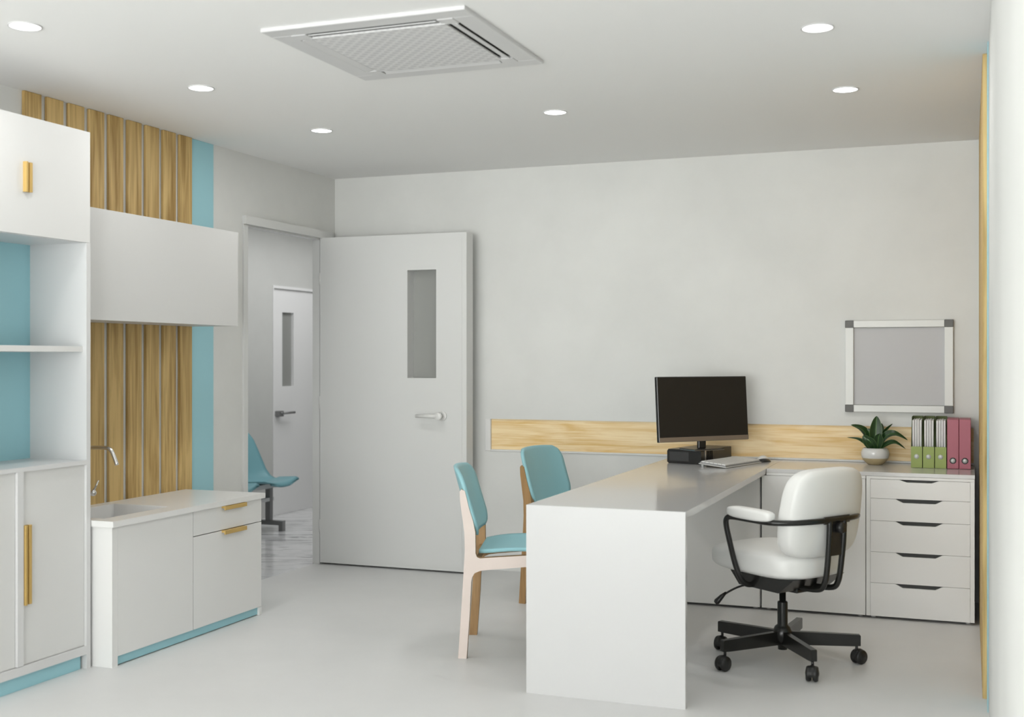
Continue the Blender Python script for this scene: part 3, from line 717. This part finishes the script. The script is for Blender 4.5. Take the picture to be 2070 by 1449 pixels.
# ------------------------------------------------------------------ swivel chair
hd = math.radians(148)
oc = thing('office_chair', 'white leather swivel chair with black tube arms and castors', 'chair', (-0.768, 5.334, 0))
bs = obj('column', (lambda b: (lathe(b, [(0, 0.055), (0.020, 0.055), (0.022, 0.085), (0.040, 0.10), (0.045, 0.13), (0.034, 0.155), (0.0225, 0.165), (0.0225, 0.262), (0.020, 0.266), (0.0145, 0.268), (0.0145, 0.34), (0, 0.34)], 28), b)[1])(bm_new()), 'black_metal', oc)
for k in range(5):
    a = math.radians(12.7+72*k)
    b = bm_new()
    prism(b, [(0.02, 0.078), (0.02, 0.137), (0.328, 0.130), (0.332, 0.126), (0.332, 0.082), (0.30, 0.080)], 'Y', -0.013, 0.013)
    ar = obj('base_arm', b, 'black_metal', oc, rot=(0, 0, a))
    b = bm_new(); tube(b, [(0.316, 0, 0.055), (0.316, 0, 0.085)], 0.006, 10)
    sw = math.radians((40, -70, 100, 15, -30)[k])
    mt = Matrix.Translation((0.316, 0, 0)) @ Matrix.Rotation(sw, 4, 'Z') @ Matrix.Translation((0.014, 0, 0.032))
    n0 = len(b.verts)
    for s_ in (-1, 1):
        bb = bm_new(); y0, y1 = (0.004, 0.024) if s_ > 0 else (-0.024, -0.004)
        lathe(bb, [(0, y0), (0.028, y0), (0.032, (y0*2+y1)/3), (0.032, (y0+2*y1)/3), (0.028, y1), (0, y1)] if s_ > 0 else [(0, y1), (0.028, y1), (0.032, (y1*2+y0)/3), (0.032, (y1+2*y0)/3), (0.028, y0), (0, y0)], 24, axis='Y')
        bmesh.ops.transform(bb, matrix=mt, verts=bb.verts[:])
        me_ = bpy.data.meshes.new('tmp'); bb.to_mesh(me_); bb.free(); b.from_mesh(me_); bpy.data.meshes.remove(me_)
    bb = bm_new(); bmesh.ops.create_uvsphere(bb, u_segments=16, v_segments=10, radius=0.0335)
    for v in bb.verts: v.co.y *= 0.86; v.co.z = max(v.co.z, -0.012)+0.002; v.co.x += 0.0
    bmesh.ops.transform(bb, matrix=mt, verts=bb.verts[:])
    me_ = bpy.data.meshes.new('tmp'); bb.to_mesh(me_); bb.free(); b.from_mesh(me_); bpy.data.meshes.remove(me_)
    obj('castor', b, 'rubber', ar)
seatM = Matrix.Rotation(hd, 4, 'Z')
def ocobj(name, b, m, **k):
    bmesh.ops.transform(b, matrix=seatM, verts=b.verts[:]); return obj(name, b, m, oc, **k)
def cushion(sx, sy, sz, e=3.2, ev=None):
    ev = ev or e
    """superellipsoid with half sizes"""
    b = bm_new(); bmesh.ops.create_uvsphere(b, u_segments=40, v_segments=24, radius=1)
    def sp(v, p): return math.copysign(abs(v)**p, v)
    for v in b.verts:
        x, y, z = v.co; r = math.hypot(x, y); a = math.atan2(y, x); ph = math.atan2(z, r)
        cx_, sx_ = math.cos(ph), math.sin(ph)
        q, qv = 2/e, 2/ev
        v.co = Vector((sp(cx_, qv)*sp(math.cos(a), q)*sx, sp(cx_, qv)*sp(math.sin(a), q)*sy, sp(sx_, qv)*sz))
    return b
# seat cushion
b = cushion(0.262, 0.228, 0.056, 3.4, 4.2)
for v in b.verts:
    u_ = v.co.x/0.265
    up = v.co.z > 0
    v.co.z += 0.462
    if not up: v.co.z -= 0.018*(0.5-0.5*u_)
    if up: v.co.z -= 0.010*abs(u_)**3
    v.co.x += 0.032
ocobj('seat_cushion', b, 'leather_white', smooth=True)
# backrest cushion, leaning back
b = cushion(0.056, 0.236, 0.190, 4.4, 4.4)
for v in b.verts:
    z = v.co.z; wz = 1-0.06*max(0, z/0.178)-0.03*max(0, -z/0.178)
    v.co.y *= wz
    v.co.x -= 0.25*(v.co.y/0.225)**2*-0.10
    v.co.x += -0.225-0.14*z; v.co.z += 0.680; v.co.y -= 0.008
ocobj('backrest_cushion', b, 'leather_white', smooth=True)
# under-seat pan
b = bm_new()
prism(b, [(-0.20, 0.402), (0.15, 0.402), (0.10, 0.345), (-0.12, 0.338)], 'Y', -0.17, 0.17)
box(b, -0.13, 0.12, -0.06, 0.06, 0.325, 0.36, bev=0.006)
ocobj('seat_pan', b, 'black_metal')
# continuous arm tube
R = 0.012
b = bm_new()
pts = []
zt = 0.655
left = [(0.03, 0.13, 0.352), (0.035, 0.19, 0.356), (0.04, 0.225, 0.385), (0.055, 0.245, 0.45), (0.068, 0.266, 0.55), (0.078, 0.276, 0.62), (0.068, 0.279, 0.648), (0.035, 0.279, 0.655), (-0.06, 0.279, 0.653), (-0.16, 0.270, 0.650), (-0.235, 0.215, 0.652), (-0.280, 0.12, 0.655), (-0.292, 0.0, 0.656)]
pts = left+[(x, -y, z) for (x, y, z) in left[:-1][::-1]]
tube(b, pts, R, 12, smooth_n=5)
ocobj('arm_tube', b, 'black_metal')
# back bracket: two uprights, plate and knob
b = bm_new()
for s_ in (-1, 1):
    tube(b, [(-0.292, s_*0.047, 0.655), (-0.288, s_*0.047, 0.56), (-0.275, s_*0.045, 0.44), (-0.262, s_*0.045, 0.385), (-0.235, s_*0.045, 0.358), (-0.15, s_*0.04, 0.350), (-0.05, s_*0.04, 0.350)], 0.0125, 12, smooth_n=4)
ocobj('back_upright', b, 'black_metal')
b = bm_new(); box(b, -0.289, -0.281, -0.04, 0.04, 0.505, 0.655); box(b, -0.295, -0.288, -0.085, 0.085, 0.640, 0.672, bev=0.003)
ocobj('back_plate', b, 'black_plastic')
b = bm_new(); lathe(b, [(0, -0.318), (0.020, -0.318), (0.024, -0.31), (0.022, -0.285), (0, -0.285)], 24, center=(0, -0.012, 0.622), axis='X'); tube(b, [(-0.285, 0, 0.62), (-0.22, 0, 0.62)], 0.012, 12)
ocobj('back_knob', b, 'black_plastic')
for s_ in (1, -1):
    b = cushion(0.119, 0.030, 0.025, 3.6)
    for v in b.verts:
        x = v.co.x; v.co.x += -0.058; v.co.y += s_*(0.278-0.04*max(0, -x/0.128)**2*0.3); v.co.z += 0.678+0.004*x/0.128
    ocobj('arm_pad', b, 'leather_white', smooth=True)
b = bm_new()
tube(b, [(0.06, 0.05, 0.345), (0.12, 0.13, 0.330), (0.155, 0.19, 0.300), (0.17, 0.215, 0.275)], 0.0045, 10, smooth_n=4)
tube(b, [(0.155, 0.192, 0.303), (0.165, 0.207, 0.287), (0.178, 0.228, 0.262), (0.182, 0.234, 0.256)], [0.005, 0.010, 0.014, 0.008], 12)
ocobj('height_lever', b, 'black_plastic')

# ------------------------------------------------------------------ hallway bench seats
bn = thing('waiting_bench', 'beam bench with blue shell seats against the hallway wall', 'bench', (-5.09, 7.98, 0))
def hall_seat(y, name='seat_shell'):
    b = bm_new(); prof = [(0.25, 0.388), (0.24, 0.404), (0.20, 0.414), (0.13, 0.410), (0.05, 0.405), (-0.02, 0.411), (-0.065, 0.432), (-0.105, 0.48), (-0.14, 0.55), (-0.18, 0.63), (-0.22, 0.71), (-0.26, 0.775), (-0.275, 0.79)]
    ny = 16; F = []; K = []
    for i, (x, z) in enumerate(prof):
        r1, r2 = [], []
        t = i/(len(prof)-1)
        hw = 0.225
        if t < 0.12: hw = 0.17+0.055*t/0.12
        if t > 0.8: hw = 0.225-0.09*((t-0.8)/0.2)**2
        for j in range(ny+1):
            s_ = 2*j/ny-1; yy = s_*hw; rise = 0.022*abs(s_)**2.4
            sl = 1 if t < 0.45 else 0
            kx, kz = (0, rise) if t < 0.4 else ((rise*1.6, rise*0.2))
            drop = -0.03*(abs(s_)**2) if t < 0.05 else 0
            r1.append(b.verts.new((x+kx+drop, yy, z+kz+0.004))); r2.append(b.verts.new((x+kx+drop-(0.004 if t > 0.4 else 0), yy, z+kz-0.008)))
        F.append(r1); K.append(r2)
    nx = len(prof)-1
    for i in range(nx):
        for j in range(ny):
            b.faces.new((F[i][j], F[i][j+1], F[i+1][j+1], F[i+1][j])); b.faces.new((K[i][j], K[i+1][j], K[i+1][j+1], K[i][j+1]))
    for i in range(nx):
        b.faces.new((F[i][0], F[i+1][0], K[i+1][0], K[i][0])); b.faces.new((F[i][ny], K[i][ny], K[i+1][ny], F[i+1][ny]))
    for j in range(ny):
        b.faces.new((F[0][j], K[0][j], K[0][j+1], F[0][j+1])); b.faces.new((F[nx][j], F[nx][j+1], K[nx][j+1], K[nx][j]))
    for f in b.faces: f.smooth = True
    bmesh.ops.recalc_face_normals(b, faces=b.faces[:])
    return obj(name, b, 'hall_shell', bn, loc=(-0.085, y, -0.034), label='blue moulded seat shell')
hall_seat(0.0); hall_seat(-0.56)
obj('beam', B(-0.03, 0.03, -0.90, 0.30, 0.330, 0.365), 'beam_grey', bn)
for y in (0.0, -0.56):
    b = bm_new(); box(b, 0.0, 0.02, y-0.06, y+0.06, 0.3655, 0.372)
    obj('seat_bracket', b, 'steel_grey', bn)
for y in (0.02, -0.72):
    b = B(-0.02, 0.022, y-0.02, y+0.02, 0.075, 0.330); box(b, -0.17, 0.135, y-0.02, y+0.02, 0.045, 0.078)
    box(b, 0.098, 0.135, y-0.02, y+0.02, 0.0, 0.045); box(b, -0.17, -0.133, y-0.02, y+0.02, 0.0, 0.045)
    obj('leg', b, 'steel_grey', bn)
obj('cross_rail', B(-0.04, 0.02, -0.92, 0.06, 0.228, 0.255), 'beam_grey', bn, label='light grey lower rail')
